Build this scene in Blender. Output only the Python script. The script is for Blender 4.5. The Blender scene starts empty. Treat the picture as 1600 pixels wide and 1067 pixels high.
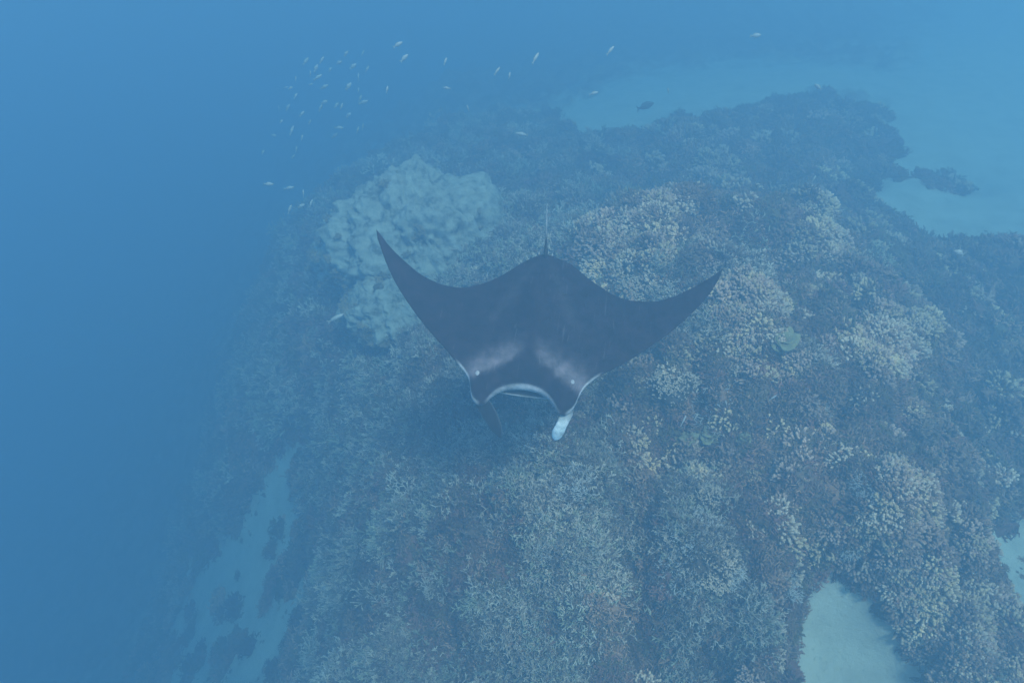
import bpy, math, random
import numpy as np
from mathutils import Vector, Matrix, Euler

random.seed(11)
rng = np.random.default_rng(11)
sc = bpy.context.scene
COL = sc.collection

# ------------------------------------------------------------------ camera
F_PX = 1142.0                     # focal length in pixels of the 1600 px wide photograph
PITCH = math.radians(42.0)
cam_d = bpy.data.cameras.new('camera')
cam = bpy.data.objects.new('camera', cam_d)
COL.objects.link(cam)
cam.location = (0, 0, 0)
cam.rotation_euler = (math.radians(90) - PITCH, 0, 0)
cam_d.sensor_width = 36.0
cam_d.lens = 36.0 * F_PX / 1600.0
cam_d.clip_start = 0.05
cam_d.clip_end = 2000
sc.camera = cam

# ------------------------------------------------------------------ light
SUN_EL, SUN_AZ = math.radians(62), math.radians(150)      # azimuth the light comes from, clockwise from +Y
world = bpy.data.worlds.new('World')
sc.world = world
world.use_nodes = True
wn = world.node_tree
sky = wn.nodes.new('ShaderNodeTexSky')
sky.sky_type = 'NISHITA'
sky.sun_disc = False
sky.sun_elevation = SUN_EL
sky.sun_rotation = SUN_AZ
bg = wn.nodes['Background']
bg.inputs['Strength'].default_value = 0.085
wn.links.new(sky.outputs[0], bg.inputs['Color'])

sun_d = bpy.data.lights.new('sun', 'SUN')
sun_d.energy = 3.5
sun_d.angle = math.radians(12)      # surface ripples spread the sun into a broad soft source
sun_d.color = (1.0, 0.93, 0.82)
sun = bpy.data.objects.new('sun', sun_d)
COL.objects.link(sun)
sdir = Vector((math.sin(SUN_AZ) * math.cos(SUN_EL), math.cos(SUN_AZ) * math.cos(SUN_EL), math.sin(SUN_EL)))
sun.rotation_euler = (-sdir).to_track_quat('-Z', 'Y').to_euler()

sc.view_settings.view_transform = 'Standard'
sc.view_settings.look = 'None'
sc.view_settings.gamma = 1.0
sc.view_settings.use_curve_mapping = False
sc.view_settings.exposure = 0.78
sc.render.engine = 'CYCLES'
sc.cycles.use_denoising = True
sc.cycles.max_bounces = 8
sc.cycles.diffuse_bounces = 3
sc.cycles.volume_bounces = 4
sc.cycles.filter_width = 1.5

# the water: even density, red dies first, green and blue carry
WATER_DENSITY = 0.148
WATER_SCATTER = (0.182, 0.346, 0.488)
WATER_ABSORB = (0.045, 0.352, 0.60)

# ------------------------------------------------------------------ helpers
CAM_R = np.array([1.0, 0, 0])
CAM_D = np.array([0, math.cos(PITCH), -math.sin(PITCH)])
CAM_U = np.array([0, math.sin(PITCH), math.cos(PITCH)])


def ray(px, py):
    v = CAM_D + CAM_R * (px - 800) / F_PX + CAM_U * (533.5 - py) / F_PX
    return v / np.linalg.norm(v)


def at(px, py, z):
    """where a sight line reaches a given depth"""
    w = ray(px, py)
    return w * (z / w[2])


def link(o, parent=None):
    COL.objects.link(o)
    if parent is not None:
        o.parent = parent
    return o


def mesh_obj(name, verts, faces, mat, parent=None, smooth=True, attrs=None):
    me = bpy.data.meshes.new(name)
    me.from_pydata([tuple(map(float, v)) for v in verts], [], faces)
    me.materials.append(mat)
    if smooth:
        me.polygons.foreach_set('use_smooth', [True] * len(me.polygons))
    for an, (kind, vals) in (attrs or {}).items():
        a = me.attributes.new(an, kind, 'POINT')
        if kind == 'FLOAT':
            a.data.foreach_set('value', np.asarray(vals, dtype=np.float32).ravel())
        else:
            a.data.foreach_set('color', np.asarray(vals, dtype=np.float32).ravel())
    me.update()
    o = bpy.data.objects.new(name, me)
    return link(o, parent)


def tag(o, label=None, cat=None, group=None, kind=None):
    if label: o['label'] = label
    if cat: o['category'] = cat
    if group: o['group'] = group
    if kind: o['kind'] = kind
    return o


def empty(name, loc):
    o = bpy.data.objects.new(name, None)
    o.empty_display_size = 0.1
    o.location = loc
    return link(o)


def smooth01(a, b, x):
    t = np.clip((x - a) / (b - a), 0, 1)
    return t * t * (3 - 2 * t)


_perm = np.random.default_rng(5).permutation(512)
_perm = np.concatenate([_perm, _perm, _perm])
_ga = np.random.default_rng(6).uniform(0, 2 * math.pi, 512)
_gx, _gy = np.cos(_ga), np.sin(_ga)


def perlin(x, y, seed=0):
    x = np.asarray(x, float) + seed * 17.37
    y = np.asarray(y, float) + seed * 9.71
    xi, yi = np.floor(x).astype(int), np.floor(y).astype(int)
    xf, yf = x - xi, y - yi
    xi, yi = xi % 512, yi % 512

    def g(ix, iy, fx, fy):
        h = _perm[_perm[ix % 512] + iy % 512] % 512
        return _gx[h] * fx + _gy[h] * fy
    u = xf ** 3 * (xf * (xf * 6 - 15) + 10)
    v = yf ** 3 * (yf * (yf * 6 - 15) + 10)
    a = g(xi, yi, xf, yf) * (1 - u) + g(xi + 1, yi, xf - 1, yf) * u
    b = g(xi, yi + 1, xf, yf - 1) * (1 - u) + g(xi + 1, yi + 1, xf - 1, yf - 1) * u
    return (a * (1 - v) + b * v) * 1.5


def fbm(x, y, freq, octs=4, seed=0):
    s, amp, t = 0, 1.0, 0
    for k in range(octs):
        s = s + amp * perlin(x * freq, y * freq, seed + k * 3)
        t += amp
        amp *= 0.55
        freq *= 2.03
    return s / t


# ------------------------------------------------------------------ materials
def new_mat(name):
    m = bpy.data.materials.new(name)
    m.use_nodes = True
    nt = m.node_tree
    return m, nt, nt.nodes, nt.links, nt.nodes['Principled BSDF']


def ramp(nt, stops):
    n = nt.nodes.new('ShaderNodeValToRGB')
    e = n.color_ramp.elements
    while len(e) < len(stops):
        e.new(0.5)
    for el, (p, c) in zip(e, stops):
        el.position = p
        el.color = (*c, 1)
    return n


def noise(nt, scale, detail=4, rough=0.55, coord='Object'):
    t = nt.nodes.new('ShaderNodeTexCoord')
    n = nt.nodes.new('ShaderNodeTexNoise')
    n.inputs['Scale'].default_value = scale
    n.inputs['Detail'].default_value = detail
    n.inputs['Roughness'].default_value = rough
    nt.links.new(t.outputs[coord], n.inputs['Vector'])
    return n


def seabed_material():
    m, nt, N, L, p = new_mat('seabed')
    a = N.new('ShaderNodeAttribute'); a.attribute_name = 'sand'
    n1 = noise(nt, 1.6, 6, 0.6)
    rock = ramp(nt, [(0.30, (0.05, 0.036, 0.028)), (0.45, (0.14, 0.088, 0.066)), (0.56, (0.23, 0.15, 0.115)), (0.70, (0.30, 0.24, 0.17))])
    L.new(n1.outputs['Fac'], rock.inputs[0])
    n2 = noise(nt, 2.2, 8, 0.65)
    sand = ramp(nt, [(0.30, (0.42, 0.39, 0.315)), (0.52, (0.54, 0.51, 0.42)), (0.75, (0.62, 0.585, 0.49))])
    L.new(n2.outputs['Fac'], sand.inputs[0])
    n3 = noise(nt, 14, 4, 0.7)
    spk = ramp(nt, [(0.60, (1, 1, 1)), (0.70, (0.55, 0.52, 0.47))])
    L.new(n3.outputs['Fac'], spk.inputs[0])
    mul = N.new('ShaderNodeMix'); mul.data_type = 'RGBA'; mul.blend_type = 'MULTIPLY'
    mul.inputs[0].default_value = 0.6
    L.new(sand.outputs[0], mul.inputs[6]); L.new(spk.outputs[0], mul.inputs[7])
    mix = N.new('ShaderNodeMix'); mix.data_type = 'RGBA'
    L.new(a.outputs['Fac'], mix.inputs[0])
    L.new(rock.outputs[0], mix.inputs[6]); L.new(mul.outputs[2], mix.inputs[7])
    L.new(mix.outputs[2], p.inputs['Base Color'])
    p.inputs['Roughness'].default_value = 0.95
    p.inputs['Specular IOR Level'].default_value = 0.1
    b = N.new('ShaderNodeBump'); b.inputs['Strength'].default_value = 0.5; b.inputs['Distance'].default_value = 0.06
    n4 = noise(nt, 18, 6, 0.7)
    L.new(n4.outputs['Fac'], b.inputs['Height']); L.new(b.outputs[0], p.inputs['Normal'])
    return m


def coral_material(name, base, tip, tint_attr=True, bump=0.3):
    """colour runs from the darker root colour of the colony to its paler growing tips"""
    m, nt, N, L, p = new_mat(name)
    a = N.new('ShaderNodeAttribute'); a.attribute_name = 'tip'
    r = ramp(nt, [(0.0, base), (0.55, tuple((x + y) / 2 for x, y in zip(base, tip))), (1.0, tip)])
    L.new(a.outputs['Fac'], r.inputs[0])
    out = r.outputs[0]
    if tint_attr:
        t = N.new('ShaderNodeAttribute'); t.attribute_type = 'INSTANCER'; t.attribute_name = 'tint'
        mx = N.new('ShaderNodeMix'); mx.data_type = 'RGBA'; mx.blend_type = 'MULTIPLY'; mx.inputs[0].default_value = 1
        L.new(out, mx.inputs[6]); L.new(t.outputs['Color'], mx.inputs[7])
        out = mx.outputs[2]
    n = noise(nt, 30, 3, 0.6)
    v = ramp(nt, [(0.3, (0.7, 0.7, 0.7)), (0.7, (1.0, 1.0, 1.0))])
    L.new(n.outputs['Fac'], v.inputs[0])
    mz = N.new('ShaderNodeMix'); mz.data_type = 'RGBA'; mz.blend_type = 'MULTIPLY'; mz.inputs[0].default_value = 1
    L.new(out, mz.inputs[6]); L.new(v.outputs[0], mz.inputs[7])
    L.new(mz.outputs[2], p.inputs['Base Color'])
    p.inputs['Roughness'].default_value = 0.9
    p.inputs['Specular IOR Level'].default_value = 0.15
    b = N.new('ShaderNodeBump'); b.inputs['Strength'].default_value = bump; b.inputs['Distance'].default_value = 0.01
    n4 = noise(nt, 90, 3, 0.6)
    L.new(n4.outputs['Fac'], b.inputs['Height']); L.new(b.outputs[0], p.inputs['Normal'])
    return m


def massive_material(name, lo, mid, hi):
    m, nt, N, L, p = new_mat(name)
    n = noise(nt, 4.6, 9, 0.68)
    r = ramp(nt, [(0.36, lo), (0.47, mid), (0.64, hi)])
    L.new(n.outputs['Fac'], r.inputs[0])
    L.new(r.outputs[0], p.inputs['Base Color'])
    p.inputs['Roughness'].default_value = 0.95
    p.inputs['Specular IOR Level'].default_value = 0.1
    b = N.new('ShaderNodeBump'); b.inputs['Strength'].default_value = 0.9; b.inputs['Distance'].default_value = 0.06
    n4 = noise(nt, 22, 8, 0.75)
    L.new(n4.outputs['Fac'], b.inputs['Height']); L.new(b.outputs[0], p.inputs['Normal'])
    return m


def manta_material():
    m, nt, N, L, p = new_mat('manta_skin')
    a = N.new('ShaderNodeAttribute'); a.attribute_name = 'skin'
    n = noise(nt, 9, 6, 0.65)
    r = ramp(nt, [(0.28, (0.45, 0.45, 0.45)), (0.5, (1, 1, 1)), (0.72, (1.75, 1.6, 1.6))])
    L.new(n.outputs['Fac'], r.inputs[0])
    mx = N.new('ShaderNodeMix'); mx.data_type = 'RGBA'; mx.blend_type = 'MULTIPLY'; mx.inputs[0].default_value = 1
    L.new(a.outputs['Color'], mx.inputs[6]); L.new(r.outputs[0], mx.inputs[7])
    L.new(mx.outputs[2], p.inputs['Base Color'])
    # fine healed scratches running along the back
    tc = N.new('ShaderNodeTexCoord'); mp = N.new('ShaderNodeMapping'); mp.inputs['Scale'].default_value = (34, 2.2, 6); mp.inputs['Rotation'].default_value = (0, 0, .35)
    ns = N.new('ShaderNodeTexNoise'); ns.inputs['Scale'].default_value = 1.6; ns.inputs['Detail'].default_value = 3; ns.inputs['Distortion'].default_value = .6
    L.new(tc.outputs['Object'], mp.inputs[0]); L.new(mp.outputs[0], ns.inputs['Vector'])
    rs = ramp(nt, [(0.66, (0, 0, 0)), (0.72, (.05, .045, .05))])
    L.new(ns.outputs['Fac'], rs.inputs[0])
    ad = N.new('ShaderNodeMix'); ad.data_type = 'RGBA'; ad.blend_type = 'ADD'; ad.inputs[0].default_value = 1
    L.new(mx.outputs[2], ad.inputs[6]); L.new(rs.outputs[0], ad.inputs[7]); L.new(ad.outputs[2], p.inputs['Base Color'])
    p.inputs['Roughness'].default_value = 0.75
    p.inputs['Specular IOR Level'].default_value = 0.15
    b = N.new('ShaderNodeBump'); b.inputs['Strength'].default_value = 0.25; b.inputs['Distance'].default_value = 0.02
    n4 = noise(nt, 26, 4, 0.6)
    L.new(n4.outputs['Fac'], b.inputs['Height']); L.new(b.outputs[0], p.inputs['Normal'])
    return m


def plain_mat(name, c, rough=0.5, var=0.25, scale=20):
    m, nt, N, L, p = new_mat(name)
    n = noise(nt, scale, 4, 0.6)
    r = ramp(nt, [(0.3, tuple(x * (1 - var) for x in c)), (0.7, tuple(min(1, x * (1 + var)) for x in c))])
    L.new(n.outputs['Fac'], r.inputs[0]); L.new(r.outputs[0], p.inputs['Base Color'])
    p.inputs['Roughness'].default_value = rough
    return m


M_SEABED = seabed_material()
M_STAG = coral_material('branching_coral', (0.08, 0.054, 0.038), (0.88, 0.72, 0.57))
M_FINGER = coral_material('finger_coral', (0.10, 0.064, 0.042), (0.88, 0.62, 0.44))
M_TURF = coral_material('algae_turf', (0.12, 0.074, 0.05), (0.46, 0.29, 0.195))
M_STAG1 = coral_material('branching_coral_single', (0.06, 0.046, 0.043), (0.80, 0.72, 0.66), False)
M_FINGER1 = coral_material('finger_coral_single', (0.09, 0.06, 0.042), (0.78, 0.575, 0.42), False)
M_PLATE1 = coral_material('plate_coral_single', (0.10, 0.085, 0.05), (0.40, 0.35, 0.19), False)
M_MASSIVE = massive_material('massive_coral', (0.19, 0.165, 0.125), (0.46, 0.42, 0.335), (0.64, 0.59, 0.48))
M_MANTA = manta_material()
M_FISH = plain_mat('silver_fish', (0.40, 0.40, 0.39), 0.55)
M_FISHD = plain_mat('dark_fish', (0.05, 0.05, 0.055), 0.5)
M_EYE = plain_mat('fish_eye', (0.02, 0.02, 0.02), 0.2)

# ------------------------------------------------------------------ seabed
# depth soundings: pixel the spot shows at, depth below the camera, share of sand
S = [
    # reef hill
    (1100, 300, -5.55, 0), (1030, 345, -5.75, 0), (960, 400, -6.0, 0), (1180, 330, -5.9, 0), (1270, 350, -5.75, 0), (1340, 410, -6.1, 0),
    (1200, 430, -6.15, 0), (1090, 380, -6.25, 0), (1170, 470, -5.75, 0), (1010, 430, -5.8, 0), (1290, 440, -6.3, 0), (1350, 520, -6.2, 0),
    (1050, 590, -6.1, 0), (1180, 600, -6.0, 0), (1230, 540, -6.0, 0), (1300, 640, -6.15, 0), (1400, 600, -6.5, 0), (980, 520, -6.5, 0),
    (900, 480, -6.7, 0), (830, 380, -7.2, 0), (780, 480, -7.0, 0), (820, 600, -6.8, 0), (700, 620, -7.3, 0), (860, 720, -6.5, 0), (860, 820, -6.4, 0),
    (960, 700, -6.5, 0), (1000, 850, -6.75, 0), (1070, 800, -6.2, 0), (1110, 890, -6.25, 0), (1180, 760, -6.4, 0), (1260, 720, -6.25, 0), (1350, 800, -6.3, 0),
    (1420, 740, -6.3, 0), (1470, 860, -6.6, 0), (1230, 900, -6.7, 0), (1160, 980, -6.9, 0), (1450, 950, -6.9, 0), (1510, 1050, -7.1, 0),
    (740, 800, -6.9, 0), (850, 950, -6.9, 0), (900, 1060, -7.2, 0), (1040, 1040, -7.3, 0.2), (700, 1000, -7.8, 0), (620, 870, -8.1, 0.15), (600, 720, -8.2, 0),
    (640, 805, -8.0, 0.52), (565, 770, -8.4, 0.42), (690, 730, -7.6, 0),
    (1110, 262, -7.0, 0), (1040, 300, -7.2, 0), (960, 345, -7.2, 0), (1190, 290, -7.1, 0), (1270, 305, -7.1, 0), (1350, 360, -7.3, 0), (1410, 430, -7.2, 0),
    (1130, 345, -6.35, 0), (1095, 395, -6.5, 0), (1210, 435, -6.55, 0), (1295, 450, -6.6, 0), (1190, 345, -6.15, 0), (1090, 660, -6.5, 0), (930, 640, -7.0, 0), (1000, 760, -6.9, 0),
    # sand pockets on the right
    (1310, 1000, -7.6, 1.1), (1285, 945, -7.4, 0.95), (1370, 1020, -7.6, 1), (1250, 1040, -7.7, .9), (1340, 1060, -7.7, 1.1), (1395, 1035, -7.6, 1.1), (1415, 1064, -7.6, 1.05), (1250, 1000, -7.6, .8), (1545, 862, -7.6, 1), (1590, 900, -7.7, 1), (1590, 870, -7.7, 1.1), (1570, 845, -7.7, 0.9), (1560, 985, -7.2, 0), (1500, 790, -6.9, 0),
    (1480, 600, -7.2, 0), (1560, 520, -7.4, 0), (1590, 420, -7.2, 0), (1520, 420, -7.4, 0), (1590, 700, -7.4, 0), (1400, 450, -6.9, 0),
    # behind the hill
    (1440, 350, -7.9, 1), (1390, 320, -7.9, 0.9), (1500, 345, -7.9, 1), (1330, 300, -7.7, 0), (1450, 275, -7.8, .50), (1490, 305, -7.8, .46), (1385, 290, -7.9, 1), (1400, 210, -8.1, 1.1), (1400, 250, -8.1, 1.1), (1420, 180, -8.1, 1.1), (1540, 260, -8.0, 1), (1480, 230, -8.0, .9), (1570, 300, -7.9, 1),
    (1560, 200, -8.0, 1), (1450, 170, -8.0, 1), (1370, 230, -7.6, 0.1), (1280, 200, -7.2, 0), (1350, 180, -7.6, 0.1), (1300, 260, -7.2, 0), (1200, 250, -7.2, 0), (1100, 220, -7.2, 0),
    (1370, 100, -8.2, 0.35), (1480, 80, -8.4, 1), (1560, 60, -8.4, 1), (1100, 155, -8.4, 1.1), (1000, 180, -8.5, 1.1), (960, 195, -8.5, 1), (1150, 150, -8.4, 1.1), (1060, 168, -8.4, 1.1), (1200, 130, -8.4, 1), (1020, 200, -8.3, 0.6), (1280, 110, -8.3, 0.9),
    (1050, 60, -10.0, 0), (1200, 50, -9.6, 0.1), (900, 90, -10.2, 0), (1320, 40, -9.4, 0.3), (1000, 270, -7.4, 0), (900, 250, -7.9, 0), (900, 310, -7.5, 0), (800, 240, -8.1, 0), (720, 220, -8.8, 0), (800, 310, -7.5, 0),
    # the shoulder with the massive coral and the drop on the left
    (650, 340, -7.9, 0), (560, 380, -8.4, 0), (640, 460, -7.7, 0), (560, 280, -9.6, 0), (480, 330, -10.2, 0), (450, 430, -9.9, 0), (500, 520, -9.0, 0), (590, 570, -8.4, 0), (460, 620, -9.7, 0),
    (400, 520, -11.0, 0), (380, 700, -11.0, 0), (480, 740, -10.4, 0.6), (445, 740, -10.9, .95), (430, 700, -10.8, .7), (440, 800, -11.2, .8), (450, 850, -11.4, 0.75), (420, 940, -12.0, 1), (465, 960, -11.4, .9), (400, 1010, -12.0, 1.05), (500, 1040, -10.1, .4), (560, 950, -8.7, 0), (420, 1062, -11.8, 0.95), (340, 890, -13.2, 0.85),
    (320, 960, -13.6, 0.85), (300, 1050, -13.8, .85), (280, 800, -16.5, 0), (280, 600, -18.0, 0), (300, 420, -18.5, 0), (340, 250, -19, 0), (220, 950, -18.0, .3), (120, 1050, -20, 0), (150, 700, -24, 0), (330, 700, -14.5, 0), (340, 560, -14.5, 0), (50, 500, -24, 0), (150, 250, -26, 0), (500, 150, -17, 0), (700, 130, -11, 0), (820, 150, -9.6, 0),
    (530, 990, -9.7, 0.4), (500, 900, -10.4, 0.4),
]
# the flats behind the hill lie well below its crest
S = [(px, py, z * (1.08 if py < 365 and z < -6.8 and px > 780 and sd < .5 else 1.0) * (1 + .07 * min(1.0, max(0.0, (610 - px) / 200)) * (py > 400)), sd) for px, py, z, sd in S]
pts = np.array([[*at(px, py, z)[:2], z, s] for px, py, z, s in S])
ring = [(-120, y, -30, 0) for y in range(-120, 121, 40)] + [(120, y, -9, 1) for y in range(-120, 121, 40)] + \
       [(x, 120, -20 + 9 * (x + 80) / 160, .5) for x in range(-80, 81, 40)] + [(x, -120, -20 + 9 * (x + 80) / 160, .5) for x in range(-80, 81, 40)] + \
       [(-3, 0, -9.6, .5), (3, 0.5, -7.6, .5), (8, 1, -7.4, 0), (14, 2, -8, 1), (-8, 0, -17, 0), (-16, 0, -23, 0), (0, -8, -9, .5), (10, -8, -8.5, .5), (-20, -10, -24, 0), (25, 8, -8.2, 1), (22, 0, -8.4, .6), (-30, 30, -28, 0), (-45, 5, -29, 0), (12, 40, -9.5, .8), (-4, 40, -16, 0)]
pts = np.vstack([pts, np.array(ring, float)])


def tri_kernel(r2):
    return np.sqrt(r2 + 0.05)          # multiquadric-like: stays well behaved between soundings


D2 = ((pts[:, None, :2] - pts[None, :, :2]) ** 2).sum(2)
A = np.zeros((len(pts) + 3, len(pts) + 3))
A[:-3, :-3] = tri_kernel(D2) - np.eye(len(pts)) * 0.10
A[:-3, -3] = 1; A[:-3, -2:] = pts[:, :2]; A[-3, :-3] = 1; A[-2:, :-3] = pts[:, :2].T
W = np.linalg.solve(A, np.vstack([pts[:, 2:4], np.zeros((3, 2))]))


def axis(lo, hi, step, far):
    core = list(np.arange(lo, hi, step))
    s, x, out = step, hi, []
    while x < far:
        out.append(x); s *= 1.18; x += s
    s, x, pre = step, lo, []
    while x > -far:
        s *= 1.18; x -= s; pre.append(x)
    return np.array(sorted(pre + core + out))


GX = axis(-13, 17, 0.085, 116)
GY = axis(1.0, 25, 0.085, 116)
XX, YY = np.meshgrid(GX, GY)
flat = np.stack([XX.ravel(), YY.ravel()], 1)
HZ = np.zeros((len(flat), 2))
for i in range(0, len(flat), 20000):
    f = flat[i:i + 20000]
    k = tri_kernel(((f[:, None, :] - pts[None, :, :2]) ** 2).sum(2))
    HZ[i:i + 20000] = k @ W[:-3] + W[-3] + f @ W[-2:]
BASE = HZ[:, 0].reshape(XX.shape)
edge_n = fbm(XX, YY, 1.1, 5, 21)
H1 = HZ[:, 1].reshape(XX.shape)
SAND = smooth01(0.22, 0.80, H1 + (0.55 * edge_n + .28 * fbm(XX, YY, 3.1, 3, 27)) * (1 - .75 * smooth01(.55, .9, H1) * smooth01(-2.0, -.5, XX)))
LEFT = smooth01(-.8, -2.2, XX) * smooth01(8.5, 7.5, YY)
SAND = SAND * (1 - LEFT) + LEFT * np.clip(.78 * smooth01(.15, .95, H1 + .38 * fbm(XX, YY, .8, 4, 29)) + .55 * SAND * smooth01(-.25, .35, fbm(XX, YY, 1.5, 4, 35)), 0, 1)
near = smooth01(60, 25, np.hypot(XX, YY))
lump = 0.30 * fbm(XX, YY, 0.55, 2, 1) + 0.42 * (np.abs(fbm(XX, YY, 0.95, 2, 2)) - .2) - .30 * smooth01(.12, .45, fbm(XX, YY, 1.2, 3, 8)) + 0.24 * fbm(XX, YY, 2.1, 4, 3)
ripple = 0.015 * fbm(XX, YY, 1.6, 3, 31)
ZZ = BASE + near * ((1 - SAND) * (lump * 1.15 + 0.10) + SAND * (ripple - 0.05))
ny, nx = XX.shape
idx = np.arange(ny * nx).reshape(ny, nx)
quads = np.stack([idx[:-1, :-1], idx[:-1, 1:], idx[1:, 1:], idx[1:, :-1]], -1).reshape(-1, 4)
me = bpy.data.meshes.new('seabed')
vv = np.stack([XX.ravel(), YY.ravel(), ZZ.ravel()], 1).astype(np.float32)
me.vertices.add(len(vv)); me.vertices.foreach_set('co', vv.ravel())
me.loops.add(quads.size); me.loops.foreach_set('vertex_index', quads.ravel().astype(np.int32))
me.polygons.add(len(quads)); me.polygons.foreach_set('loop_start', np.arange(0, quads.size, 4, dtype=np.int32))
me.polygons.foreach_set('loop_total', np.full(len(quads), 4, dtype=np.int32))
me.update(calc_edges=True)
me.polygons.foreach_set('use_smooth', np.ones(len(quads), dtype=bool))
a_ = me.attributes.new('sand', 'FLOAT', 'POINT'); a_.data.foreach_set('value', SAND.ravel().astype(np.float32))
me.materials.append(M_SEABED)
tag(link(bpy.data.objects.new('seabed', me)), 'reef rock seabed with pale sand pockets falling away into deep blue water', kind='structure')

GRAD_Y, GRAD_X = np.gradient(ZZ, GY, GX)


def sample(field, x, y):
    x = np.asarray(x, float); y = np.asarray(y, float)
    i = np.clip(np.searchsorted(GX, x) - 1, 0, nx - 2); j = np.clip(np.searchsorted(GY, y) - 1, 0, ny - 2)
    u = np.clip((x - GX[i]) / (GX[i + 1] - GX[i]), 0, 1); v = np.clip((y - GY[j]) / (GY[j + 1] - GY[j]), 0, 1)
    return field[j, i] * (1 - u) * (1 - v) + field[j, i + 1] * u * (1 - v) + field[j + 1, i] * (1 - u) * v + field[j + 1, i + 1] * u * v


def hit(px, py):
    """the spot of the seabed that a sight line meets first"""
    w = ray(px, py)
    t = np.arange(3, 60, 0.03)
    q = w[None, :] * t[:, None]
    below = q[:, 2] < sample(ZZ, q[:, 0], q[:, 1])
    k = int(np.argmax(below)) if below.any() else len(t) - 1
    return q[k]


# ------------------------------------------------------------------ the water body
def build_water():
    m = bpy.data.materials.new('water_haze'); m.use_nodes = True
    nt = m.node_tree
    nt.nodes.remove(nt.nodes['Principled BSDF'])
    v = nt.nodes.new('ShaderNodeVolumePrincipled')
    v.inputs['Color'].default_value = (*WATER_SCATTER, 1)
    v.inputs['Absorption Color'].default_value = (*WATER_ABSORB, 1)
    v.inputs['Density'].default_value = WATER_DENSITY
    v.inputs['Anisotropy'].default_value = 0.25
    nt.links.new(v.outputs[0], nt.nodes['Material Output'].inputs['Volume'])
    zb = float(ZZ.min()) - 1.0
    e, zt = float(max(-GX[0], GX[-1], -GY[0], GY[-1])) + 1.5, 0.6
    V = [(-e, -e, zb), (e, -e, zb), (e, e, zb), (-e, e, zb), (-e, -e, zt), (e, -e, zt), (e, e, zt), (-e, e, zt)]
    Fc = [(0, 3, 2, 1), (4, 5, 6, 7), (0, 1, 5, 4), (1, 2, 6, 5), (2, 3, 7, 6), (3, 0, 4, 7)]
    o = mesh_obj('haze', V, Fc, m, smooth=False)
    tag(o, 'hazy blue sea water filling the whole view', kind='stuff')


build_water()


# ------------------------------------------------------------------ coral pieces
class Geo:
    def __init__(self):
        self.v, self.f, self.t = [], [], []

    def tube(self, path, radii, sides, tips, cap=True):
        base = len(self.v)
        path = [np.asarray(p, float) for p in path]
        for k, p in enumerate(path):
            d = path[min(k + 1, len(path) - 1)] - path[max(k - 1, 0)]
            d = d / (np.linalg.norm(d) + 1e-9)
            a = np.cross(d, (0, 0, 1) if abs(d[2]) < 0.9 else (1, 0, 0)); a /= np.linalg.norm(a)
            b = np.cross(d, a)
            for s in range(sides):
                w = 2 * math.pi * s / sides
                self.v.append(p + (a * math.cos(w) + b * math.sin(w)) * radii[k]); self.t.append(tips[k])
        for k in range(len(path) - 1):
            for s in range(sides):
                s2 = (s + 1) % sides
                self.f.append((base + k * sides + s, base + k * sides + s2, base + (k + 1) * sides + s2, base + (k + 1) * sides + s))
        if cap:
            d = path[-1] - path[-2]; d /= np.linalg.norm(d) + 1e-9
            self.v.append(path[-1] + d * radii[-1] * 0.7); self.t.append(tips[-1])
            c = len(self.v) - 1; l = base + (len(path) - 1) * sides
            for s in range(sides):
                self.f.append((l + s, l + (s + 1) % sides, c))

    def dome(self, rx, ry, rz, rnd, tip0, tip1, seg=9, rings=4, rough=0.2, z0=-0.03):
        base = len(self.v)
        ph = rnd.uniform(0, 9)
        for i in range(rings + 1):
            th = math.pi / 2 * i / rings
            for s in range(seg):
                w = 2 * math.pi * s / seg
                k = 1 + rough * math.sin(3 * w + ph) * math.cos(2 * th + ph) + rnd.uniform(-rough, rough) * 0.5
                self.v.append(np.array((rx * k * math.cos(w) * math.cos(th), ry * k * math.sin(w) * math.cos(th), rz * k * math.sin(th) + z0)))
                self.t.append(tip0 + (tip1 - tip0) * i / rings)
        for i in range(rings):
            for s in range(seg):
                s2 = (s + 1) % seg
                self.f.append((base + i * seg + s, base + i * seg + s2, base + (i + 1) * seg + s2, base + (i + 1) * seg + s))

    def mesh(self, name, mat):
        me = bpy.data.meshes.new(name)
        me.from_pydata([tuple(map(float, v)) for v in self.v], [], self.f)
        a = me.attributes.new('tip', 'FLOAT', 'POINT'); a.data.foreach_set('value', np.array(self.t, dtype=np.float32))
        me.polygons.foreach_set('use_smooth', [True] * len(me.polygons))
        me.materials.append(mat); me.update()
        return me


def unit(v):
    return v / (np.linalg.norm(v) + 1e-9)


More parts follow.
